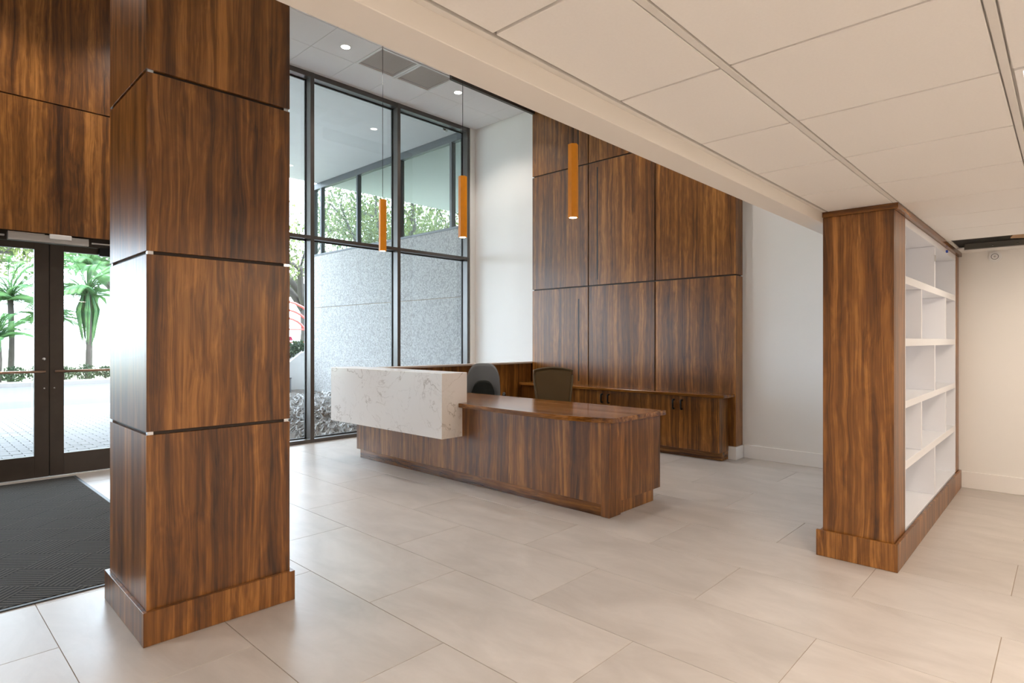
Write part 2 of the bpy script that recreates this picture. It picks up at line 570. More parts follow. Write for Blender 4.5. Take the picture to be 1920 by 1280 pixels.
# walls
wr = box('wall_right', XW, XW + 0.15, YB, YW + 0.2, 0, ZL + 0.2, M['wall'], bev=0)
tag(wr, 'white painted wall behind the reception desk and bookcase', 'wall', kind='structure')
wl = box('wall_left', XL - 0.15, XL, YB, YW + 0.2, 0, ZL + 0.2, M['wall'], bev=0)
tag(wl, 'white painted wall on the far left out of view', 'wall', kind='structure')
wb = box('wall_back', XL - 0.15, XW + 0.15, YB - 0.15, YB, 0, ZL + 0.2, M['wall'], bev=0)
tag(wb, 'white painted wall behind the viewer', 'wall', kind='structure')
bh = box('wall_bulkhead', XL, XW - 0.001, YN, YF, ZS, ZL + 0.15, M['soffit'], bev=0.002)
tag(bh, 'cream plaster bulkhead edging the low ceiling above the lobby', 'bulkhead', kind='structure')

# white jamb beside the window
jb = box('trim_1', 6.945, XW - 0.001, YW - 0.01, YW + 0.18, 0, ZL, M['wall'], bev=0.002)
tag(jb, 'narrow white jamb between window and right wall', 'trim', kind='structure')
bb = box('baseboard_right', XW - 0.014, XW - 0.0005, YB, 2.84, 0, 0.157, M['trim'], bev=0.003)
tag(bb, 'tall white baseboard along the right wall', 'baseboard', kind='structure')

# low ceiling: slab + grid tiles
ceil = box('ceiling_slab', XL - 0.1, XW + 0.1, YB - 0.1, YN, 2.75, 2.85, M['plenum'], bev=0)
ceil.name = 'ceiling'
tag(ceil, 'low suspended ceiling of square cream tiles in a white grid', 'ceiling', kind='structure')
CP = 0.6225
cxs = [1.762 + CP * k for k in range(-8, 9)]          # ... 1.762 2.38 3.01 ...
cys = [1.157, 0.767, 0.145] + [0.145 - CP * k for k in range(1, 8)]
TROF = {(1, 2), (6, 2), (-4, 4), (1, 5), (6, 6), (-4, 2), (-6,5)}
gap_x = (6.12, 6.73)
def open_cell(xa, ya):
    return xa > 6.0 and xa < 6.3 and ya < 0.8 and ya > -0.6
for i in range(-8, 9):
    xa, xb = 1.762 + CP * i, 1.762 + CP * (i + 1)
    if xb < XL + 0.05 or xa > XW - 0.05:
        continue
    xa_, xb_ = max(xa + 0.006, XL), min(xb - 0.006, XW)
    for j in range(len(cys) - 1):
        yb, ya = cys[j], cys[j + 1]
        if ya < YB:
            continue
        if (i, j) in TROF or (i == 7 and j in (1, 2)):
            continue
        o = mesh_obj('tile', tile_mesh('ceiling_tile', xb_ - xa_, yb - ya - 0.032, 0.016, M['ctile'], 0.002), ceil)
        o.location = ((xa_ + xb_) / 2 - wloc(ceil).x, (ya + yb) / 2, ZC + 0.016)
for y in cys[1:]:
    if y > YB:
        o = box('main_runner', XL, XW, y - 0.011, y + 0.011, ZC - 0.001, ZC + 0.016, M['tee'], ceil, 0.001)
        box('runner_flange', XL, XW, y - 0.019, y + 0.019, ZC + 0.0165, ZC + 0.03, M['tee'], ceil, 0)
for i in range(-7, 9):
    x = 1.762 + CP * i
    if XL < x < XW and i != 8:
        boxes('cross_tee', [(x - 0.012, x + 0.012, max(b, YB) + 0.020, a - 0.020, ZC + 0.017, ZC + 0.03) for a, b in zip(cys[:-1], cys[1:]) if a > YB + .05], M['tee'], ceil)
box('wall_angle', XL, XW, YN - 0.022, YN, ZC - 0.001, ZC + 0.03, M['tee'], ceil, 0.001)
# open strip near the right wall: metal track and pale border board
box('track', 6.742, 6.760, -0.48, 0.70, ZC - 0.012, ZC + 0.045, M['galv'], ceil, 0.001)
boxes('track_lip', [(6.722, 6.742, -0.48, 0.70, ZC - 0.014, ZC - 0.008)], M['alu'], ceil)
for yy in (0.50, 0.33, 0.16):
    tube('screw', [(6.742, yy, ZC + 0.012), (6.739, yy, ZC + 0.012)], 0.006, M['steel'], ceil, 8)
bm = bmesh.new()
bm_box(bm, -0.20, 0.20, -0.34, 0.30, -0.009, 0.009, 0.001)
bmesh.ops.rotate(bm, verts=bm.verts, cent=(0, 0, 0), matrix=Euler((R(3), R(4), R(12))).to_matrix())
bmesh.ops.translate(bm, verts=bm.verts, vec=(6.50, 0.04, ZC + 0.052))
finish(bm, 'loose_tile', M['tileedge'], ceil)

# lobby ceiling
lob = box('ceiling_lobby', XL - 0.1, XW + 0.1, YF - 0.05, YW + 0.2, ZL + 0.06, ZL + 0.16, M['plenum'], bev=0)
tag(lob, 'high white tiled lobby ceiling beside the window wall', 'ceiling', kind='structure')
lxs = [3.645 + 0.62 * k for k in range(-12, 6)] + [XW]
lys = [7.515 - 0.62 * k for k in range(0, 11)]
VENT = {(4.265, 6.275), (4.885, 6.275)}
DL = []
for i in range(len(lxs) - 1):
    xa, xb = lxs[i], lxs[i + 1]
    if xb < XL:
        continue
    for j, yb in enumerate([YW + 0.14] + lys):
        ya = lys[j] if j < len(lys) else YF
        if ya < YF: ya = YF
        if yb - ya < 0.03:
            continue
        if any(abs(xa - a) < 0.02 and abs(ya - b) < 0.02 for a, b in VENT):
            continue
        o = mesh_obj('tile', tile_mesh('lobby_tile', xb - xa - 0.005, yb - ya - 0.005, 0.015, M['ltile'], 0.001), lob)
        o.location = ((xa + xb) / 2 - wloc(lob).x, (ya + yb) / 2, ZL + 0.015)
boxes('grid', [(x - 0.01, x + 0.01, YF, YW + 0.14, ZL + 0.004, ZL + 0.02) for x in lxs[:-1]] + [(XL, XW, y - 0.01, y + 0.01, ZL + 0.004, ZL + 0.02) for y in lys], M['tee'], lob)

# ------------------------------------------------------------------ window wall
win = thing('window_1', (5.0, YW, 0), 'tall bronze framed window wall behind the desk', 'window', kind='structure')
MX = [2.60, 4.02, 5.46, 6.915]
YG = 7.70
for x in MX:
    box('mullion', x - 0.0285, x + 0.0285, YW, YW + 0.16, 0.0, ZL, M['mull'], win, 0.002)
for a, b in zip(MX[:-1], MX[1:]):
    x0, x1 = a + 0.0285, b - 0.0285
    box('transom', x0, x1, YW, YW + 0.16, 2.795, 2.842, M['mull'], win, 0.002)
    box('head_rail', x0, x1, YW + 0.005, YW + 0.16, 5.01, ZL, M['mull'], win, 0.002)
    box('sill_rail', x0, x1, YW + 0.005, YW + 0.16, 0.0, 0.048, M['mull'], win, 0.002)
    for z0, z1 in ((0.048, 2.795), (2.842, 5.01)):
        box('pane', x0, x1, YG - 0.003, YG + 0.003, z0, z1, M['glass'], win, 0)
        bead = 0.014
        boxes('glazing_bead', [(x0, x0 + bead, YG - 0.012, YG + 0.012, z0, z1), (x1 - bead, x1, YG - 0.012, YG + 0.012, z0, z1), (x0, x1, YG - 0.012, YG + 0.012, z0, z0 + bead), (x0, x1, YG - 0.012, YG + 0.012, z1 - bead, z1)], M['black'], win)

# ------------------------------------------------------------------ entrance doors and wood wall above
YD = 7.60
for n, (x0, x1, hinge) in enumerate(((0.20, 1.147, -1), (1.153, 2.10, 1))):
    d = thing('door_%d' % (n + 1), ((x0 + x1) / 2, YD, 0), ('dark bronze glass entrance door, left leaf with lever outside', 'dark bronze glass entrance door, leaf partly hidden by the wood pillar')[n], 'door', kind='structure')
    st = 0.118
    lo, hi = (x0, x1)
    inner = x1 if n == 0 else x0
    box('stile', lo, lo + st, YD, YD + 0.05, 0.015, 2.39, M['bronze'], d, 0.002)
    box('stile', hi - st, hi, YD, YD + 0.05, 0.015, 2.39, M['bronze'], d, 0.002)
    box('bottom_rail', lo + st, hi - st, YD, YD + 0.05, 0.015, 0.235, M['bronze'], d, 0.002)
    box('top_rail', lo + st, hi - st, YD, YD + 0.05, 2.325, 2.39, M['bronze'], d, 0.002)
    box('pane', lo + st, hi - st, YD + 0.02, YD + 0.026, 0.235, 2.325, M['glass'], d, 0)
    bar = tube('push_bar', [(lo + 0.035, YD - 0.055, 1.087), (hi - 0.035, YD - 0.055, 1.087)], 0.0135, M['copper'], d)
    for xx in (lo + 0.05, hi - 0.05):
        tube('bar_bracket', [(xx, YD - 0.055, 1.087), (xx, YD, 1.087)], 0.010, M['copper'], bar)
    if n == 0:
        box('astragal', 1.1472, 1.1528, YD + 0.012, YD + 0.040, 0.015, 2.39, M['black'], d, 0)
        tube('lock_cylinder', [(1.105, YD - 0.012, 1.215), (1.105, YD, 1.215)], 0.016, M['steel'], d)
        tube('pull_handle', [(1.055, YD + 0.052, 0.90), (1.048, YD + 0.09, 0.92), (1.048, YD + 0.09, 1.06), (1.055, YD + 0.052, 1.08)], 0.016, M['blackmetal'], d)
    sx = inner + (-0.038 if n == 0 else 0.038)
    tube('screw', [(sx, YD - 0.004, 0.915), (sx, YD, 0.915)], 0.008, M['steel'], d)
fr = thing('door_frame', (1.15, YD, 0), 'dark bronze entrance frame with black header above the doors', 'door frame')
box('jamb', 0.10, 0.195, YD - 0.03, YD + 0.08, 0, 2.60, M['bronze'], fr)
box('jamb', 2.105, 2.20, YD - 0.03, YD + 0.08, 0, 2.60, M['bronze'], fr)
box('header', 0.195, 2.105, YD - 0.005, YD + 0.08, 2.393, 2.60, M['bronze'], fr)
box('threshold', 0.195, 2.105, YD - 0.03, YD + 0.10, 0.0, 0.012, M['alu'], fr)
for side, (x0, x1) in enumerate(((0.55, 0.795), (1.50, 1.78))):
    cl = box('closer_arm', x0, x1, YD - 0.045, YD - 0.005, 2.425, 2.442, M['alu'], fr)
box('closer_body', 1.565, 1.80, YD - 0.07, YD - 0.001, 2.305, 2.392, M['blackmetal'], fr, 0.006)
sl = thing('window_2', (-0.8, YD, 0), 'bronze framed sidelight left of the entrance doors', 'window', kind='structure')
for xx in (-1.695, -0.83):
    box('mullion', xx, xx + 0.05, YD - 0.03, YD + 0.08, 0, 2.60, M['bronze'], sl)
for xa, xb in ((-1.645, -0.83), (-0.78, 0.099)):
    box('sill_rail', xa, xb, YD - 0.02, YD + 0.08, 0.0, 0.06, M['bronze'], sl)
    box('head_rail', xa, xb, YD - 0.02, YD + 0.08, 2.42, 2.60, M['bronze'], sl)
    box('pane', xa, xb, YD + 0.02, YD + 0.026, 0.06, 2.42, M['glass'], sl, 0)
op = thing('door_operator', (1.14, YD - 0.06, 2.40), 'long silver automatic door operator box above the entrance doors', 'door operator')
box('housing', 0.815, 1.470, YD - 0.085, YD - 0.006, 2.392, 2.468, M['alu'], op, 0.004)
box('housing_lid', 0.815, 1.100, YD - 0.088, YD - 0.03, 2.455, 2.474, M['alu'], op, 0.002)
sn = box('sensor', 1.135, 1.318, YD - 0.115, YD - 0.085, 2.428, 2.478, M['whiteenamel'], op, 0.006)
# rest of the front wall beside the doors (hidden behind the pillar and off to the left)
wf = boxes('wall_front', [(XL, -1.70, YW + 0.02, YW + 0.18, 0, ZL), (-1.70, 0.10, YW + 0.06, YW + 0.18, 2.60, ZL), (2.2, 2.572, YW + 0.02, YW + 0.18, 0, ZL), (0.10, 2.2, YW + 0.06, YW + 0.18, 2.60, ZL)], M['wall'])
tag(wf, 'front wall around the entrance doors', 'wall', kind='structure')
ep = thing('entry_panelling', (0.5, 7.50, 2.48), 'walnut panelled wall above the entrance doors', 'wall panelling')
xs = [XL + 0.02, -1.9, -0.62, 0.62 - 0.0, 2.56]
xs = [XL + 0.02, -1.05, 2.56]
for z0, z1 in ((2.480, 3.793), (3.805, 5.06)):
    for a, b in zip(xs[:-1], xs[1:]):
        box('panel', a + 0.004, b - 0.004, 7.490, 7.512, z0, z1, M['wood'], ep, 0.002)
box('backing', XL + 0.02, 2.56, 7.513, 7.564, 2.50, 5.06, M['core'], ep, 0)

# ------------------------------------------------------------------ entrance mat
mt = thing('entrance_mat', (0.2, 5.75, 0), 'large charcoal ribbed entrance mat in front of the glass doors', 'mat')
x0, x1, y0, y1 = -1.05, 1.352, 4.005, 7.49
box('carpet', x0 + 0.03, x1 - 0.03, y0 + 0.03, y1 - 0.03, 0.001, 0.010, M['carpet'], mt, 0.001)
for nm, bxs in (('edge', (x0, x1, y0, y0 + 0.03)), ('edge', (x0, x1, y1 - 0.03, y1)), ('edge', (x0, x0 + 0.03, y0 + 0.03, y1 - 0.03)), ('edge', (x1 - 0.03, x1, y0 + 0.03, y1 - 0.03))):
    box(nm, *bxs, 0.0005, 0.007, M['rubber'], mt, 0.002)

# ------------------------------------------------------------------ foreground pillar
pil = thing('wood_pillar', (0.823, 3.090, 0), 'square walnut clad pillar with four stacked panels in the left foreground', 'pillar')
pil.rotation_euler = (0, 0, R(-0.9))
bx0, by0, bx1, by1 = 0.823, 3.090, 1.505, 3.782
t_ = 0.02
def pil_faces(z0, z1):
    box('panel', bx0, bx1, by0, by0 + t_, z0, z1, M['wood'], pil, 0.001)
    box('panel', bx0, bx1, by1 - t_, by1, z0, z1, M['wood'], pil, 0.001)
    box('panel', bx0, bx0 + t_, by0 + t_ + 0.0005, by1 - t_ - 0.0005, z0, z1, M['wood'], pil, 0.001)
    box('panel', bx1 - t_, bx1, by0 + t_ + 0.0005, by1 - t_ - 0.0005, z0, z1, M['wood'], pil, 0.001)
zz = [0.150, 0.971, 1.808, 2.648, 3.488, 4.328, 5.075]
for a, b in zip(zz[:-1], zz[1:]):
    pil_faces(a + (0.008 if a > 0.2 else 0), b - 0.008)
box('core', bx0 + t_, bx1 - t_, by0 + t_, by1 - t_, 0.0, 5.075, M['core'], pil, 0)
for z in zz[1:-1]:
    for cx_, cy_ in ((bx0, by0), (bx1, by0), (bx0, by1), (bx1, by1)):
        sxn = 1 if cx_ == bx0 else -1
        syn = 1 if cy_ == by0 else -1
        box('corner_clip', cx_ + sxn * 0.006, cx_ + sxn * 0.030, cy_ + syn * 0.006, cy_ + syn * 0.030, z - 0.0075, z + 0.0075, M['steel'], pil, 0)
b0x, b0y, b1x, b1y = 0.805, 3.066, 1.523, 3.815
pm = box('plinth_board', b0x, b1x, b0y, b0y + 0.022, 0.001, 0.157, M['wood'], pil, 0.001)
box('plinth_board', b0x, b1x, b1y - 0.022, b1y, 0.001, 0.157, M['wood'], pil, 0.001)
box('plinth_board', b0x, b0x + 0.022 - 0.004, b0y + 0.0225, b1y - 0.0225, 0.001, 0.157, M['wood'], pil, 0.001)
box('plinth_board', b1x - 0.018, b1x, b0y + 0.0225, b1y - 0.0225, 0.001, 0.157, M['wood'], pil, 0.001)

# ------------------------------------------------------------------ panelled feature wall
XP = 6.87
fw = thing('feature_panelling', (XP, 4.45, 0.15), 'tall walnut panelled feature wall with dark slots behind the desk', 'wall panelling')
ycols = [6.050, 4.990, 3.925, 2.862]
zrows = [(0.152, 2.169), (2.187, 3.912), (3.930, 5.06)]
for c in range(3):
    for z0, z1 in zrows:
        box('panel', XP, XP + 0.02, ycols[c + 1] + (0.008 if c < 2 else 0), ycols[c] - (0.008 if c > 0 else 0), z0, z1, M['wood'], fw, 0.0015)
for z0, z1 in zrows:
    box('return_panel', XP + 0.0205, XW - 0.001, 2.862, 2.882, z0, z1, M['wood'], fw, 0.0015)
    box('return_panel', XP + 0.0205, XW - 0.001, 6.030, 6.050, z0, z1, M['wood'], fw, 0.0015)
box('backing', XP + 0.021, XW - 0.002, 2.883, 6.029, 0.155, 5.06, M['core'], fw, 0)
for y, z0, z1 in ((5.161, 0.82, 2.005), (4.835, 2.26, 3.842), (5.171, 4.01, 4.62)):
    box('slot', XP - 0.0008, XP + 0.004, y - 0.010, y + 0.010, z0, z1, M['black'], fw, 0)
pb = boxes('trim_2', [(6.846, XW - 0.001, 2.848, 6.04, 0.0, 0.150)], M['trim'], bev=0.002)
tag(pb, 'white plinth under the panelled feature wall', 'trim', kind='structure')
hd = box('ceiling_header', 5.19, 6.868, 6.0, 6.05, 4.893, ZL - 0.002, M['bronze'], bev=0.002)
tag(hd, 'dark brown header hung from the lobby ceiling beside the feature wall', 'header')

# ------------------------------------------------------------------ reception desk
dk = thing('reception_desk', (4.3, 4.45, 0), 'walnut reception desk with veined white quartz block on its front', 'reception desk')
XF = 3.905
box('front_panel', XF + 0.004, XF + 0.024, 2.716, 6.271, 0.098, 0.748, M['wood'], dk, 0.0015)
box('corner_stile', XF, XF + 0.163, 2.635, 2.715, 0.0015, 0.748, M['wood'], dk, 0.0015)
box('end_panel', XF + 0.1635, 4.707, 2.640, 2.665, 0.106, 0.748, M['wood'], dk, 0.0015)
box('toe_kick', XF + 0.010, XF + 0.030, 2.716, 6.200, 0.0015, 0.097, M['wood_y'], dk, 0.001)
box('toe_kick', XF + 0.165, 4.614, 2.655, 2.675, 0.0015, 0.105, M['wood'], dk, 0.001)
box('end_panel', XF + 0.025, 3.971, 6.246, 6.271, 0.098, 0.748, M['wood'], dk, 0.0015)
box('inner_carcass', XF + 0.045, 4.35, 2.716, 6.085, 0.10, 0.745, M['core'], dk, 0)
# worktop with bowed front edge
pts = [(4.712, 2.585)]
ctrl = [(3.924, 2.612), (3.868, 2.78), (3.820, 2.98), (3.797, 3.20), (3.792, 3.45), (3.800, 3.75), (3.820, 4.05), (3.846, 4.352)]
pts += ctrl
pts += [(3.975, 4.354), (3.975, 6.09), (4.712, 6.09)]
prism('worktop', list(reversed(pts)), 0.7485, 0.7885, M['wood_y'], dk, 0.002)
qb = box('quartz_block', 3.648, 3.972, 4.365, 6.415, 0.456, 1.086, M['quartz'], dk, 0.002)

# half-height wall behind the desk
hw = thing('low_partition', (5.4, 6.15, 0), 'low walnut partition, ledge tinted pale for window glare, running from the desk to the panelled wall', 'partition')
box('ledge', 3.976, 7.068, 6.052, 6.235, 1.052, 1.076, M['cap'], hw, 0.002)
for a, b in ((3.976, 4.90), (4.90, 5.82), (5.82, 7.069)):
    box('panel', a + 0.001, b - 0.001, 6.095, 6.115, 0.0015, 1.051, M['wood'], hw, 0.001)
    box('panel', a + 0.001, b - 0.001, 6.195, 6.215, 0.0015, 1.051, M['wood'], hw, 0.001)
box('stud_core', 3.99, 7.06, 6.116, 6.194, 0.0015, 1.051, M['core'], hw, 0)

# ------------------------------------------------------------------ credenza
cz = thing('credenza', (6.72, 4.5, 0), 'long low walnut credenza with black pulls under the feature wall', 'credenza')
box('worktop', 6.560, 6.868, 2.872, 6.050, 0.735, 0.772, M['wood_y'], cz, 0.006)
box('end_panel', 6.597, 6.845, 2.940, 2.960, 0.100, 0.734, M['wood'], cz, 0.001)
box('filler_panel', 6.597, 6.845, 6.030, 6.048, 0.100, 0.734, M['wood'], cz, 0.001)
box('carcass', 6.620, 6.845, 2.961, 6.029, 0.102, 0.733, M['core'], cz, 0)
box('toe_kick', 6.676, 6.845, 2.943, 6.045, 0.0015, 0.099, M['wood_y'], cz, 0.001)
dys = [2.962, 3.450, 3.975, 4.500, 5.025, 5.535, 6.028]
for i, (a, b) in enumerate(zip(dys[:-1], dys[1:])):
    d = box('door', 6.597, 6.6185, a + 0.0015, b - 0.0015, 0.102, 0.732, M['wood'], cz, 0.001)
    hy = (b - 0.045) if i % 2 == 0 else (a + 0.06)
    tube('pull', [(6.597, hy, 0.685), (6.566, hy, 0.685), (6.562, hy, 0.680), (6.562, hy, 0.582), (6.566, hy, 0.577), (6.597, hy, 0.577)], 0.011, M['blackmetal'], d, 8)

# ------------------------------------------------------------------ chairs behind the desk
def star_base(root, x, y):
    tube('gas_lift', [(x, y, 0.10), (x, y, 0.42)], 0.025, M['blackmetal'], root)
    for k in range(5):
        a = R(72 * k + 20)
        ex, ey = x + 0.30 * math.cos(a), y + 0.30 * math.sin(a)
        leg = tube('base_leg', [(x, y, 0.13), (x + 0.15 * math.cos(a), y + 0.15 * math.sin(a), 0.11), (ex, ey, 0.085)], [0.028, 0.022, 0.016], M['black'], root)
        tube('caster', [(ex - 0.02 * math.sin(a), ey + 0.02 * math.cos(a), 0.031), (ex + 0.02 * math.sin(a), ey - 0.02 * math.cos(a), 0.031)], 0.030, M['black'], leg, 12)

def rounded_seat(root, x, y, ang, mat, wd=0.48, dp=0.47, z0=0.42, z1=0.50):
    bm = bmesh.new()
    bm_box(bm, -dp / 2, dp / 2, -wd / 2, wd / 2, z0, z1)
    bmesh.ops.bevel(bm, geom=list(bm.edges), offset=0.035, segments=4, affect='EDGES', profile=0.6)
    bmesh.ops.rotate(bm, verts=bm.verts, cent=(0, 0, 0), matrix=Matrix.Rotation(ang, 3, 'Z'))
    bmesh.ops.translate(bm, verts=bm.verts, vec=(x, y, 0))
    return finish(bm, 'seat', mat, root, True)

def shell(name, root, x, y, ang, half_w, zb, zt, curve, thick, mat, top_pow=2.4, lean=0.10, bot=1.0, back=0.22, pad=0.0, nw=18, nh=14, crown=0.0):
    """curved back: ang points to the front of the chair; local +x = front."""
    bm = bmesh.new()
    rows = []
    for side in (0, 1):
        g = []
        for i in range(nh + 1):
            tt = i / nh
            row = []
            for k in range(nw + 1):
                s = -1 + 2 * k / nw
                prof = (1 - abs(s) ** top_pow) ** (1 / top_pow) if top_pow else 1
                z = zb + (zt - zb) * tt * (prof if top_pow else 1) if top_pow else zb + (zt - crown * s * s - zb) * tt
                wv = half_w * (bot + (1 - bot) * min(1, tt * 1.2)) * s
                xl = -back - lean * ((z - zb) / max(zt - zb, 1e-4)) + curve * s * s + pad - side * thick
                row.append(bm.verts.new((xl, wv, z)))
            g.append(row)
        rows.append(g)
    f, b = rows
    for i in range(nh):
        for k in range(nw):
            for q, rev in ((f, False), (b, True)):
                v = [q[i][k], q[i][k + 1], q[i + 1][k + 1], q[i + 1][k]]
                try:
                    bm.faces.new(v if not rev else v[::-1])
                except ValueError:
                    pass
    for k in range(nw):
        bm.faces.new((f[nh][k], f[nh][k + 1], b[nh][k + 1], b[nh][k])); bm.faces.new((f[0][k + 1], f[0][k], b[0][k], b[0][k + 1]))
    for i in range(nh):
        bm.faces.new((f[i][0], f[i + 1][0], b[i + 1][0], b[i][0])); bm.faces.new((f[i + 1][nw], f[i][nw], b[i][nw], b[i + 1][nw]))
    bmesh.ops.remove_doubles(bm, verts=bm.verts, dist=0.0004)
    bmesh.ops.dissolve_degenerate(bm, edges=bm.edges, dist=0.0002)
    bmesh.ops.recalc_face_normals(bm, faces=bm.faces)
    bmesh.ops.rotate(bm, verts=bm.verts, cent=(0, 0, 0), matrix=Matrix.Rotation(ang, 3, 'Z'))
    bmesh.ops.translate(bm, verts=bm.verts, vec=(x, y, 0))
    return finish(bm, name, mat, root, True)

x, y = 5.20, 5.42
ang = math.atan2(-y + 0.4, -x)
c1 = thing('office_chair', (x, y, 0), 'grey curved tub-back office chair with black cushion behind the quartz block', 'chair')
star_base(c1, x, y)
rounded_seat(c1, x, y, ang, M['darkfab'])
shell('back_shell', c1, x, y, ang, 0.238, 0.44, 1.105, 0.15, 0.022, M['greyfab'], top_pow=3.6, lean=0.05, bot=1.04)
shell('back_cushion', c1, x, y, ang, 0.165, 0.46, 0.885, 0.11, 0.03, M['darkfab'], top_pow=3.0, lean=0.03, pad=0.05)
ca, sa = math.cos(ang), math.sin(ang)
def loc2(px_, py_, z):
    return (x + px_ * ca - py_ * sa, y + px_ * sa + py_ * ca, z)
for s in (-1, 1):
    arm = tube('armrest', [loc2(-0.16, s * 0.27, 0.715), loc2(0.14, s * 0.27, 0.715)], 0.022, M['black'], c1)
    tube('arm_post', [loc2(-0.03, s * 0.27, 0.70), loc2(-0.03, s * 0.25, 0.45)], 0.016, M['black'], arm)

x, y = 5.12, 4.18
ang = math.atan2(-y - 0.6, -x)
ca, sa = math.cos(ang), math.sin(ang)
c2 = thing('office_chair', (x, y, 0), 'brown mesh-back office chair behind the wooden worktop', 'chair')
star_base(c2, x, y)
rounded_seat(c2, x, y, ang, M['darkfab'])
shell('back_mesh', c2, x, y, ang, 0.215, 0.55, 1.075, 0.05, 0.006, M['mesh'], top_pow=0, lean=0.10, bot=0.78, crown=0.025)
fpts = []
def bp_(s, tt, rr=0.0):
    z = 0.55 + (1.085 - 0.030 * s * s - 0.55) * tt
    wv = 0.222 * (0.78 + 0.22 * min(1, tt * 1.2)) * s
    return loc2(-0.22 - 0.10 * ((z - 0.55) / 0.53) + 0.05 * s * s, wv, z)
loop = [bp_(-1, i / 8) for i in range(9)] + [bp_(-1 + 2 * i / 10, 1) for i in range(1, 11)] + [bp_(1, 1 - i / 8) for i in range(1, 9)] + [bp_(1 - 2 * i / 8, 0) for i in range(1, 9)]
tube('back_frame', loop, 0.013, M['brownframe'], c2, 8)
tube('back_spine', [loc2(-0.10, 0, 0.44), loc2(-0.24, 0, 0.47), loc2(-0.25, 0, 0.60)], [0.03, 0.028, 0.02], M['black'], c2)

# ------------------------------------------------------------------ bookcase
bc = thing('bookcase', (5.6, 0.98, 0), 'full height walnut bookcase with empty white shelves on the right', 'bookcase')
Y0, Y1 = 0.777, 1.175
X0, X1 = 4.205, 7.065
box('end_panel', X0 + 0.0, X0 + 0.025, Y0 + 0.001, Y1, 0.150, 2.200, M['wood'], bc, 0.001)
box('stile', X0 + 0.026, 4.535, Y0, Y0 + 0.022, 0.150, 2.200, M['wood'], bc, 0.001)
box('stile', 6.895, X1, Y0, Y0 + 0.022, 0.150, 2.200, M['wood'], bc, 0.001)
box('back_panel', X0 + 0.026, X1, Y1 - 0.012, Y1, 0.150, 2.200, M['white'], bc, 0)
yb0 = Y0 + 0.004
box('side_panel', 4.536, 4.572, yb0, Y1 - 0.0125, 0.170, 2.150, M['white'], bc, 0.001)
box('side_panel', 6.860, 6.894, yb0, Y1 - 0.0125, 0.170, 2.150, M['white'], bc, 0.001)
box('top_rail', 4.536, 6.894, yb0, Y1 - 0.0125, 2.151, 2.200, M['white'], bc, 0.001)
levels = [(1.772, 1.824), (1.364, 1.415), (0.959, 1.006), (0.557, 0.612), (0.150, 0.178)]
for z0, z1 in levels:
    box('shelf', 4.5725, 6.8595, yb0, Y1 - 0.0125, z0, z1, M['white'], bc, 0.001)
tops = [2.1505] + [l[0] for l in levels[:-1]]
for r_, (z0, z1) in enumerate(levels):
    for xd in ((5.735,) if r_ % 2 == 0 else (5.155, 6.300)):
        box('divider', xd - 0.016, xd + 0.016, yb0 + 0.001, Y1 - 0.013, z1 + 0.0005, tops[r_] - 0.0005, M['white'], bc, 0.001)
box('plinth_board', 4.180, 4.200, 0.754, 1.209, 0.0015, 0.168, M['wood'], bc, 0.001)
box('plinth_board', 4.2005, 6.900, 0.754, 0.774, 0.0015, 0.168, M['wood'], bc, 0.001)
box('plinth_board', 6.901, 7.050, 0.754, 0.774, 0.0015, 0.168, M['wood'], bc, 0.001)
box('plinth_board', 4.2005, 7.050, 1.189, 1.209, 0.0015, 0.149, M['wood'], bc, 0.001)
box('crown_board', 4.183, 4.203, 0.752, 1.172, 2.2005, 2.234, M['wood_y'], bc, 0.001)
box('crown_board', 4.2035, 7.060, 0.752, 0.775, 2.2005, 2.234, M['wood_x'], bc, 0.001)
box('top_panel', 4.2035, 7.060, 0.7755, 1.172, 2.2005, 2.222, M['wood_x'], bc, 0)
tube('wall_plug', [(6.30, Y0 + 0.004, 2.172), (6.30, Y0 - 0.010, 2.172)], 0.012, M['blue'], bc)
for xx in (4.552, 5.735):
    box('edge_clip', xx - 0.02, xx + 0.0, Y0 - 0.0005, Y0 + 0.004, 2.03, 2.08, M['alu'], bc, 0)

# ------------------------------------------------------------------ wall detector
dt = thing('smoke_detector', (XW - 0.02, 0.506, 2.185), 'round white detector high on the right wall near the ceiling gap', 'detector')
def disc_x(name, x0, x1, y, z, r, mat, parent, seg=28):
    return tube(name, [(x0, y, z), (x1, y, z)], r, mat, parent, seg, False)
disc_x('base_plate', XW - 0.001, XW - 0.012, 0.506, 2.178, 0.050, M['whiteenamel'], dt)
disc_x('cover', XW - 0.012, XW - 0.034, 0.506, 2.178, 0.040, M['whiteenamel'], dt)
tube('grille_ring', [(XW - 0.0342, 0.506 + 0.026 * math.cos(R(d)), 2.178 + 0.026 * math.sin(R(d))) for d in range(0, 361, 20)], 0.0022, M['extframe'], dt, 6)
tube('test_button', [(XW - 0.034, 0.506, 2.178), (XW - 0.038, 0.506, 2.178)], 0.009, M['alu'], dt, 14)

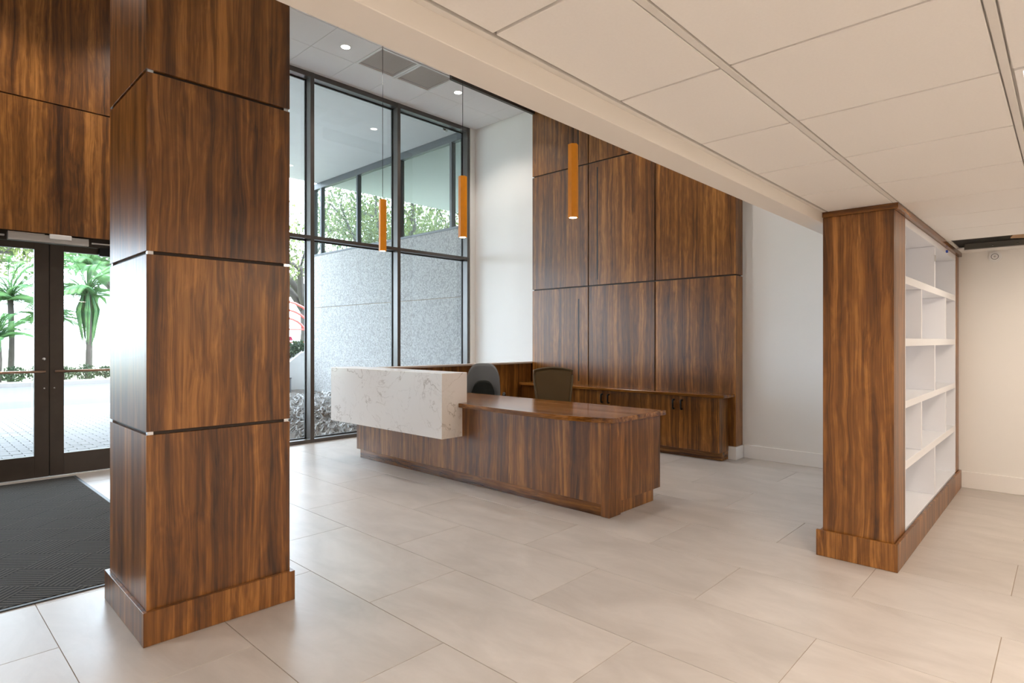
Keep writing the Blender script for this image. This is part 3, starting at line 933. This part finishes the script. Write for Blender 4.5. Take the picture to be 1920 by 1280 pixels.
# ------------------------------------------------------------------ lighting fixtures
def troffer(i, j, label, power=TROFFER_W):
    xa, xb = 1.762 + CP * i + 0.0125, 1.762 + CP * (i + 1) - 0.0125
    yb, ya = cys[j] - 0.0195, cys[j + 1] + 0.0195
    t = thing('troffer_light', ((xa + xb) / 2, (ya + yb) / 2, ZC), label, 'ceiling light', 'recessed troffers in the low ceiling')
    boxes('housing', [(xa, xa + 0.02, ya, yb, ZC, ZC + 0.09), (xb - 0.02, xb, ya, yb, ZC, ZC + 0.09), (xa + .02, xb - .02, ya, ya + 0.02, ZC, ZC + 0.09), (xa + .02, xb - .02, yb - 0.02, yb, ZC, ZC + 0.09), (xa, xb, ya, yb, ZC + 0.09, ZC + 0.10)], M['whiteenamel'], t)
    box('lens', xa + 0.021, xb - 0.021, ya + 0.021, yb - 0.021, ZC + 0.020, ZC + 0.028, M['tube'], t, 0)
    l = bpy.data.lights.new('troffer_lamp', 'AREA')
    l.shape = 'RECTANGLE'; l.size = xb - xa - 0.06; l.size_y = yb - ya - 0.06
    l.energy = power; l.color = (1.0, 0.85, 0.72)
    o = bpy.data.objects.new('troffer_lamp', l)
    COL.objects.link(o); o.parent = t
    o.location = (0, 0, 0.012)
    return t
troffer(1, 2, 'glowing square troffer at the upper right edge of the low ceiling')
for n, (i, j) in enumerate(sorted(TROF - {(1, 2)})):
    troffer(i, j, power=TROFFER_W * (0.28 if (i, j) == (6, 2) else 1.6 if i < 0 else 1.0), label=['square troffer in the low ceiling behind the viewer', 'square troffer in the low ceiling by the left wall', 'square troffer in the low ceiling left of the viewer',
                   'square troffer in the low ceiling right of the viewer', 'square troffer in the low ceiling in front of the right wall', 'square troffer in the low ceiling toward the back corner'][n])

def ring(name, x, y, z0, z1, ro, ri, mat, parent, seg=32):
    bm = bmesh.new()
    a = []
    for r_, z in ((ri, z1), (ro, z1), (ro, z0), (ri, z0)):
        a.append([bm.verts.new((x + r_ * math.cos(2 * math.pi * k / seg), y + r_ * math.sin(2 * math.pi * k / seg), z)) for k in range(seg)])
    for q in range(4):
        for k in range(seg):
            bm.faces.new((a[q][k], a[q][(k + 1) % seg], a[(q + 1) % 4][(k + 1) % seg], a[(q + 1) % 4][k]))
    bmesh.ops.recalc_face_normals(bm, faces=bm.faces)
    return finish(bm, name, mat, parent)

def downlight(x, y, label):
    t = thing('downlight', (x, y, ZL), label, 'ceiling light', 'recessed downlights in the lobby ceiling')
    ring('trim_ring', x, y, ZL - 0.004, ZL + 0.001, 0.072, 0.055, M['whiteenamel'], t)
    tube('lens', [(x, y, ZL - 0.002), (x, y, ZL - 0.0005)], 0.055, M['lamp'], t, 24, False)
    spot('downlight_lamp', t, (x, y, ZL - 0.012), DOWNLIGHT_W, (1.0, 0.92, 0.84), R(130), 0.5, 0.05)
downlight(3.955, 6.600, 'left recessed downlight in the lobby ceiling beside the grilles')
downlight(5.825, 6.600, 'right recessed downlight in the lobby ceiling beside the dark header')
downlight(2.095, 6.600, 'recessed downlight in the lobby ceiling hidden behind the pillar')
downlight(0.235, 6.600, 'recessed downlight in the lobby ceiling above the entrance doors')
downlight(3.955, 3.500, 'recessed downlight in the lobby ceiling above the desk front')
downlight(5.825, 3.500, 'recessed downlight in the lobby ceiling above the credenza')
downlight(0.235, 3.500, 'recessed downlight in the lobby ceiling left of the pillar')

for n, (xa, lab) in enumerate(((4.265, 'square return air grille nearest the left downlight'), (4.885, 'square return air grille nearest the right downlight'))):
    ya = 6.275
    xb, yb = xa + 0.62, ya + 0.62
    v = thing('air_grille', (xa + 0.31, ya + 0.31, ZL), lab, 'vent', 'return air grilles in the lobby ceiling')
    f = 0.035
    boxes('frame', [(xa + .004, xa + f, ya + .004, yb - .004, ZL - 0.006, ZL + 0.02), (xb - f, xb - .004, ya + .004, yb - .004, ZL - 0.006, ZL + 0.02), (xa + f, xb - f, ya + .004, ya + f, ZL - 0.006, ZL + 0.02), (xa + f, xb - f, yb - f, yb - .004, ZL - 0.006, ZL + 0.02)], M['whiteenamel'], v)
    lv = []
    bm = bmesh.new()
    ns = 30
    for k in range(ns):
        yy = ya + f + (k + 0.5) * (0.62 - 2 * f) / ns
        vs_ = bm_box(bm, xa + f, xb - f, yy - 0.0075, yy + 0.0075, ZL + 0.004, ZL + 0.0055)
        bmesh.ops.rotate(bm, verts=vs_, cent=(xa, yy, ZL + 0.005), matrix=Matrix.Rotation(R(10), 3, 'X'))
    o = finish(bm, 'louvres', M['grille'], v)
    o['kind'] = 'stuff'
    box('duct', xa + f, xb - f, ya + f, yb - f, ZL + 0.03, ZL + 0.035, M['grille'], v, 0)

def pendant(x, y, zt, zb, label):
    p = thing('pendant_lamp', (x, y, zb), label, 'pendant lamp', 'amber pendants in a row above the desk')
    r = 0.046
    a0 = R(20)
    prism('shade', [(x + r * math.cos(a0 + k * math.pi / 3), y + r * math.sin(a0 + k * math.pi / 3)) for k in range(6)], zb, zt, M['orange'], p)
    tube('lens', [(x, y, zb - 0.0015), (x, y, zb - 0.0002)], 0.034, M['pendlamp'], p, 20, False)
    tube('cable', [(x, y, zt), (x, y, ZL - 0.02)], 0.003, M['blackmetal'], p, 6)
    tube('ceiling_rose', [(x, y, ZL - 0.022), (x, y, ZL - 0.0005)], 0.05, M['whiteenamel'], p, 24, False)
    spot('pendant_lamp_light', p, (x, y, zb - 0.02), PENDANT_W, (1.0, 0.72, 0.42), R(110), 0.7, 0.03)
pendant(4.2, 6.155, 3.135, 2.505, 'amber hexagonal pendant nearest the window, left of the three')
pendant(4.2, 4.684, 3.140, 2.497, 'amber hexagonal pendant in the middle of the three')
pendant(4.2, 3.217, 3.145, 2.495, 'amber hexagonal pendant nearest the viewer in front of the panelling')

# ------------------------------------------------------------------ outside: ground
ZG = -0.03
gr = box('ground', -60, 90, 7.74, 120, -0.30, ZG - 0.06, M['lawn'], bev=0)
tag(gr, 'sunlit pale lawn beyond the road', 'lawn', kind='structure')
pv = box('paved_forecourt', -14, 4.6, 7.745, 16.2, -0.20, ZG - 0.012, M['sandjoint'], bev=0)
tag(pv, 'grey clay paver forecourt outside the entrance doors', 'pavement', kind='structure')
random.seed(5)
PW, PL = 0.11, 0.22
def paver_spots():
    row = 0
    y = 7.76
    while y < 16.1:
        offx = (row % 2) * PL / 2
        x = -2.0 + offx
        while x < 4.4:
            yield x, y
            x += PL
        y += PW
        row += 1
near, rest = [], []
for x, y in paver_spots():
    u = x / y
    if 0.085 < u < 0.235 and y < 11.9 and len(near) < 300:
        near.append((x, y))
    else:
        rest.append((x, y))
pm_ = tile_mesh('paver', PL - 0.008, PW - 0.008, 0.05, M['pave'], 0.003)
for x, y in near:
    o = mesh_obj('paver', pm_, pv)
    o.location = (x + PL / 2, y + PW / 2, ZG + random.uniform(-0.0015, 0.0015))
bm = bmesh.new()
for x, y in rest:
    bm_box(bm, x + 0.004, x + PL - 0.004, y + 0.004, y + PW - 0.004, ZG - 0.05, ZG)
o = finish(bm, 'far_pavers', M['pave'], pv)
o['kind'] = 'stuff'
rd = box('road', -60, 60, 16.2, 24.0, -0.25, ZG - 0.02, M['road'], bev=0)
tag(rd, 'grey asphalt road crossing behind the forecourt', 'road', kind='structure')
kb = box('kerb', -60, 60, 24.0, 24.5, -0.25, ZG + 0.12, M['kerb'], bev=0.02)
tag(kb, 'pale concrete kerb along the far side of the road', 'kerb', kind='structure')

# planting bed under the window
random.seed(11)
bm = bmesh.new()
NXB, NYB = 60, 70
gx0, gx1, gy0, gy1 = 3.0, 7.09, 7.74, 13.6
hmap = {}
def bed_h(x, y):
    s = min(1, (y - gy0) / 1.6)
    return 0.03 + 0.22 * s + 0.03 * math.sin(x * 5.3) * math.sin(y * 4.1)
grid = [[bm.verts.new((gx0 + (gx1 - gx0) * i / NXB, gy0 + (gy1 - gy0) * j / NYB, bed_h(gx0 + (gx1 - gx0) * i / NXB, gy0 + (gy1 - gy0) * j / NYB) - 0.06 + random.uniform(-0.02, 0.03))) for i in range(NXB + 1)] for j in range(NYB + 1)]
for j in range(NYB):
    for i in range(NXB):
        bm.faces.new((grid[j][i], grid[j][i + 1], grid[j + 1][i + 1], grid[j + 1][i]))
bed = finish(bm, 'planting_bed', M['mulch'], None)
tag(bed, 'rough brown mulch bed sloping up outside the window', 'planting bed', kind='structure')
bm = bmesh.new()
for k in range(5200):
    x = random.uniform(3.1, 7.0); y = 7.80 + 4.6 * random.random() ** 1.4
    z = bed_h(x, y) - 0.05
    s = random.uniform(0.012, 0.042)
    m_ = Matrix.Translation((x, y, z + 0.3 * s)) @ Euler((random.random() * 6, random.random() * 6, random.random() * 6)).to_matrix().to_4x4() @ Matrix.Diagonal((s * random.uniform(1, 2.2), s, s * 0.5, 1))
    vv = [bm.verts.new(m_ @ Vector(p)) for p in ((-1, -1, -1), (1, -1, -1), (0, 1, -1), (0, 0, 1))]
    for q in ((0, 2, 1), (0, 1, 3), (1, 2, 3), (2, 0, 3)):
        bm.faces.new([vv[i] for i in q])
ch = finish(bm, 'mulch_chips', M['rockw'], None)
tag(ch, 'grey bark chips and stones strewn over the mulch bed', 'mulch', kind='stuff')

# wing building beyond the window
wg = thing('wing_building', (7.4, 11.0, 0), 'adjoining wing of pebbled concrete with a band of tinted windows', 'building')
XG = 7.10
box('wall_panel', XG, XG + 0.3, 7.78, 13.32, -0.2, 2.183, M['pebble'], wg, 0.004)
box('wall_panel', XG, XG + 0.3, 7.78, 13.32, 2.195, 3.430, M['pebble'], wg, 0.004)
box('joint', XG + 0.012, XG + 0.29, 7.785, 13.31, 2.181, 2.197, M['grout'], wg, 0)
box('sill', XG - 0.005, XG + 0.3, 7.78, 13.32, 3.431, 3.475, M['extframe'], wg, 0.002)
box('head', XG - 0.005, XG + 0.3, 7.78, 13.32, 5.03, 5.168, M['extframe'], wg, 0.002)
wy = [7.80, 8.25, 9.82, 11.39, 12.96, 13.30]
for y in wy:
    box('window_post', XG, XG + 0.12, y - 0.03, y + 0.03, 3.476, 5.029, M['extframe'], wg, 0.002)
for a, b in zip(wy[:-1], wy[1:]):
    box('pane', XG + 0.05, XG + 0.06, a + 0.031, b - 0.031, 3.476, 5.029, M['wglass'], wg, 0)
box('inner_wall', XG + 0.30, XG + 0.5, 7.78, 13.32, -0.2, 5.165, M['concrete'], wg, 0)

cn = box('canopy', -16, 12, 7.745, 13.15, 5.172, 5.60, M['concrete'], bev=0.003)
tag(cn, 'pale flat canopy soffit outside above the window', 'canopy')
ro = box('roof', XL - 0.3, XW + 0.4, YB - 0.3, 7.74, 5.35, 5.60, M['concrete'], bev=0)  # out of view; added to keep the sun out of the interior
tag(ro, 'unseen flat roof added over the lobby to block the sun', 'roof', kind='structure')
sc = thing('security_camera', (6.74, 7.95, 5.17), 'small white security camera under the canopy outside the window', 'security camera')
tube('mount', [(6.74, 7.98, 5.171), (6.74, 7.98, 5.14)], 0.045, M['whiteenamel'], sc, 16)
tube('body', [(6.76, 7.98, 5.11), (6.66, 7.90, 5.085)], [0.042, 0.036], M['whiteenamel'], sc, 16)
tube('lens_ring', [(6.66, 7.90, 5.085), (6.645, 7.888, 5.081)], [0.030, 0.026], M['black'], sc, 14)

# ------------------------------------------------------------------ outside: planter corner seen left of the first mullion
pl = thing('white_planter', (6.5, 13.9, 0), 'white sloping planter wall outside with green trailing plants', 'planter')
bm = bmesh.new()
prof = [(6.0, 0.62), (6.45, 0.78), (6.9, 1.12), (7.3, 1.2)]
for yv in (13.5, 14.3):
    pass
vb = []
for yv in (13.5, 14.3):
    vb.append([bm.verts.new((6.0, yv, -0.15))] + [bm.verts.new((7.3, yv, -0.15))] + [bm.verts.new((a, yv, b)) for a, b in reversed(prof)])
bm.faces.new(vb[0]); bm.faces.new(list(reversed(vb[1])))
n = len(vb[0])
for i in range(n):
    bm.faces.new((vb[0][i], vb[1][i], vb[1][(i + 1) % n], vb[0][(i + 1) % n]))
bmesh.ops.recalc_face_normals(bm, faces=bm.faces)
finish(bm, 'wall_body', M['whiteenamel'], pl)
bn = thing('litter_bin', (6.28, 13.1, 0), 'grey perforated litter bin beside the white planter', 'bin')
prism('bin_body', [(6.28 + 0.16 * math.cos(2 * math.pi * k / 20), 13.15 + 0.16 * math.sin(2 * math.pi * k / 20)) for k in range(20)], ZG, 0.52, M['binmat'], bn)
for k in range(16):
    z = 0.02 + k * 0.031
    ring('hoop', 6.28, 13.15, z, z + 0.014, 0.168, 0.158, M['binmat'], bn, 20)
tube('rim', [(6.28, 13.15, 0.52), (6.28, 13.15, 0.55)], 0.175, M['extframe'], bn, 20, False)

def leaves(bm, c, rad, n, size, rng, flat=0.6, shell_=0.35):
    for _ in range(n):
        while True:
            v = Vector((rng.uniform(-1, 1), rng.uniform(-1, 1), rng.uniform(-1, 1)))
            if shell_ < v.length <= 1:
                break
        p = Vector(c) + Vector((v.x * rad[0], v.y * rad[1], v.z * rad[2]))
        e = Euler((rng.uniform(0, 6.28), rng.uniform(0, 6.28), rng.uniform(0, 6.28))).to_matrix()
        s = size * rng.uniform(0.6, 1.4)
        q = [bm.verts.new(p + e @ Vector(k)) for k in ((-s, 0, 0), (0, -s * flat, 0.1 * s), (s, 0, 0), (0, s * flat, 0.1 * s))]
        bm.faces.new(q)

rng = random.Random(3)
bm = bmesh.new()
for cx_ in (6.1, 6.4, 6.75, 7.05):
    leaves(bm, (cx_, 13.9, 0.80 + (cx_ - 6) * 0.42), (0.26, 0.35, 0.17), 420, 0.05, rng, 0.4, 0.1)
finish(bm, 'foliage', M['shrubleaf'], pl)['kind'] = 'stuff'
for k, (fx_, fz) in enumerate(((6.32, 1.02), (6.55, 1.16), (6.70, 1.45), (6.48, 1.10), (6.62, 1.22))):
    f = thing('pink_flower', (fx_, 13.7, fz - 0.06), ['pink blossom lowest in the planter corner', 'pink blossom beside the mullion in the planter', 'pink blossom standing highest above the planter', 'pink blossom low between two others in the planter', 'pink blossom in the middle of the planter'][k], 'flower', 'pink blossoms in the planter')
    bm = bmesh.new()
    leaves(bm, (fx_, 13.7, fz), (0.06, 0.06, 0.05), 60, 0.03, rng, 0.8, 0.1)
    finish(bm, 'petals', M['flower'], f)
    tube('stem', [(fx_, 13.72, fz - 0.3), (fx_, 13.7, fz)], 0.006, M['shrubleaf'], f, 6)
rk = thing('red_arch_sculpture', (8.0, 17.2, 0), 'red tubular arched frame outside beyond the planter', 'sculpture')
for a, rr in ((0.0, 1.25), (0.35, 1.0), (0.7, 0.75)):
    tube('arch', [(8.2 - rr * math.cos(R(d)) + a * 0.3, 17.2 + a * 0.4, 1.35 + rr * math.sin(R(d))) for d in range(0, 181, 12)], 0.035, M['red'], rk, 8)
    tube('post', [(8.2 - rr + a * 0.3, 17.2 + a * 0.4, -0.1), (8.2 - rr + a * 0.3, 17.2 + a * 0.4, 1.35)], 0.035, M['red'], rk, 8)
for z in (1.35, 1.75):
    tube('cross_bar', [(7.1, 17.3, z), (9.3, 17.3, z)], 0.025, M['red'], rk, 8)

# ------------------------------------------------------------------ outside: trees, palms, shrubs
def oak(x, y, h, spread, seed, label, nleaf=5200, lsize=0.16, low=0.42):
    rg = random.Random(seed)
    t = thing('oak_tree', (x, y, -0.1), label, 'tree', 'oaks across the road')
    bm = bmesh.new()
    th = h * low
    bm_tube(bm, [(x, y, -0.1), (x + 0.1, y, th * 0.5), (x + rg.uniform(-.3, .3), y + rg.uniform(-.3, .3), th)], [0.36, 0.27, 0.24], 10)
    ends = []
    for k in range(9):
        a = k * 0.70 + rg.uniform(-.3, .3)
        L = spread * rg.uniform(0.6, 1.0)
        p0 = Vector((x, y, th * rg.uniform(0.7, 1.0)))
        pts_ = [p0]
        for s in range(1, 6):
            f_ = s / 5
            pts_.append(p0 + Vector((math.cos(a) * L * f_, math.sin(a) * L * f_, (h - th) * 0.55 * f_ ** 0.7 * rg.uniform(0.6, 1.2))) + Vector((rg.uniform(-.3, .3), rg.uniform(-.3, .3), rg.uniform(-.25, .25))))
        bm_tube(bm, pts_, [0.19, 0.15, 0.12, 0.09, 0.06, 0.03], 7)
        ends += pts_[2:]
        for s in (2, 3, 4):
            q = pts_[s]
            e = q + Vector((rg.uniform(-1, 1), rg.uniform(-1, 1), rg.uniform(0.1, 1.1)))
            bm_tube(bm, [q, (q + e) / 2 + Vector((rg.uniform(-.2, .2), 0, rg.uniform(-.1, .2))), e], [0.06, 0.04, 0.015], 5)
            ends.append(e)
    bmesh.ops.recalc_face_normals(bm, faces=bm.faces)
    finish(bm, 'trunk', M['bark'], t, True)
    bm = bmesh.new()
    per = nleaf // len(ends)
    for e in ends:
        leaves(bm, e + Vector((0, 0, 0.2)), (spread * 0.26, spread * 0.26, spread * 0.17), per, lsize, rg, 0.5, 0.0)
    finish(bm, 'foliage', M['leaf'], t)['kind'] = 'stuff'
    return t

oak(1.3, 31.0, 10.5, 5.2, 1, 'spreading oak seen through the left door glass', 9000, 0.085)
oak(8.2, 35.0, 11.5, 5.0, 2, 'oak with bare trunk seen through the right door glass', 9000, 0.09)
oak(13.2, 25.5, 9.0, 5.0, 4, 'oak seen left of the first window mullion', 9000, 0.075)
oak(-2.8, 23.5, 12.5, 5.2, 6, 'gnarled oak reflected in the wing windows', 14000, 0.085, 0.34)
oak(-9.5, 21.0, 12.0, 5.0, 8, 'leafy oak across the road left of the entrance', 14000, 0.085, 0.34)
oak(0.5, 48.0, 13.0, 7.0, 9, 'distant oak behind the lawn on the left', 7000, 0.16)
oak(-17.0, 20.0, 12.0, 5.5, 12, 'leafy oak far to the left of the entrance', 12000, 0.09, 0.34)

def frond_mesh(L, rg):
    bm = bmesh.new()
    n = 26
    P = []
    for i in range(n + 1):
        f_ = i / n
        P.append(Vector((L * f_, 0, 0.55 * L * f_ * (1 - 1.25 * f_))))
    bm_tube(bm, P, [0.018 * (1 - 0.8 * i / n) for i in range(n + 1)], 5)
    for i in range(1, n + 1):
        for s in (-1, 1):
            for h_ in (0, 0.5):
                p = P[i - 1].lerp(P[i], h_)
                l = L * 0.25 * (1 - 0.55 * i / n) * (0.5 + min(1, i / 5) * 0.5)
                d = Vector((0.55, s * 0.9, -0.35)).normalized() * l
                wv = Vector((0.011, 0, 0.0))
                q = [bm.verts.new(p - wv), bm.verts.new(p + d * 0.5 - wv * 0.6 + Vector((0, 0, 0.02))), bm.verts.new(p + d), bm.verts.new(p + wv)]
                bm.faces.new(q)
    me = bpy.data.meshes.new('frond')
    bm.to_mesh(me); bm.free(); me.materials.append(M['palm'])
    return me

def palm(x, y, h, L, seed, label, nf=44, skirt=True):
    rg = random.Random(seed)
    t = thing('palm_tree', (x, y, -0.08), label, 'palm', 'palms across the road')
    tube('trunk', [(x, y, -0.08), (x + 0.04, y, h * 0.5), (x, y, h)], [0.10, 0.085, 0.09], M['bark'], t, 10)
    me = frond_mesh(L, rg)
    for k in range(nf):
        o = mesh_obj('frond', me, t)
        o.location = (0, 0, h + 0.08)
        pitch = rg.uniform(-0.95, 0.35)
        o.rotation_euler = Euler((rg.uniform(-.2, .2), pitch, k * 2.399))
    if skirt:
        bm = bmesh.new()
        for k in range(46):
            a = k * 0.9 + rg.uniform(-.2,.2)
            r0 = 0.16
            bm_tube(bm, [(x + r0 * math.cos(a), y + r0 * math.sin(a), h), (x + 0.34 * math.cos(a), y + 0.34 * math.sin(a), h - 0.5 - rg.random() * 0.2), (x + 0.16 * math.cos(a), y + 0.16 * math.sin(a), h - 1.5 - rg.random() * 0.4)], [0.02, 0.03, 0.006], 5)
        bmesh.ops.recalc_face_normals(bm, faces=bm.faces)
        finish(bm, 'dry_skirt', M['palm'], t)
    return t
palm(3.0, 27.0, 2.9, 2.1, 21, 'green palm seen through the left door glass', 30, False)
palm(5.05, 26.0, 3.1, 1.9, 22, 'green palm with hanging skirt seen through the right door glass', 32)
palm(4.1, 28.0, 2.2, 1.5, 23, 'small palm between the two door leaves', 30, False)
palm(2.55, 25.9, 1.5, 1.3, 24, 'lowest palm behind the kerb on the left', 26, False)
palm(5.6, 28.6, 4.3, 2.0, 25, 'tallest palm behind the others on the right', 36, False)

rg = random.Random(77)
for k in range(9):
    x = 1.6 + k * 0.62 + rg.uniform(-.1, .1)
    s = thing('low_shrub', (x, 25.0, 0.05), 'low green shrub along the kerb, number %s from the left door jamb' % ['one', 'two', 'three', 'four', 'five', 'six', 'seven', 'eight', 'nine'][k], 'shrub', 'low shrubs along the far kerb')
    s['label'] = 'low green shrub behind the far kerb, %s from the left in the row' % ['first', 'second', 'third', 'fourth', 'fifth', 'sixth', 'seventh', 'eighth', 'ninth'][k]
    bm = bmesh.new()
    leaves(bm, (x, 25.0, 0.30), (0.36, 0.35, 0.26 + rg.uniform(-.06, .08)), 520, 0.045, rg, 0.5, 0.1)
    finish(bm, 'foliage', M['shrubleaf'], s)
    tube('stem', [(x, 25.0, 0.0), (x, 25.0, 0.3)], 0.03, M['bark'], s, 6)
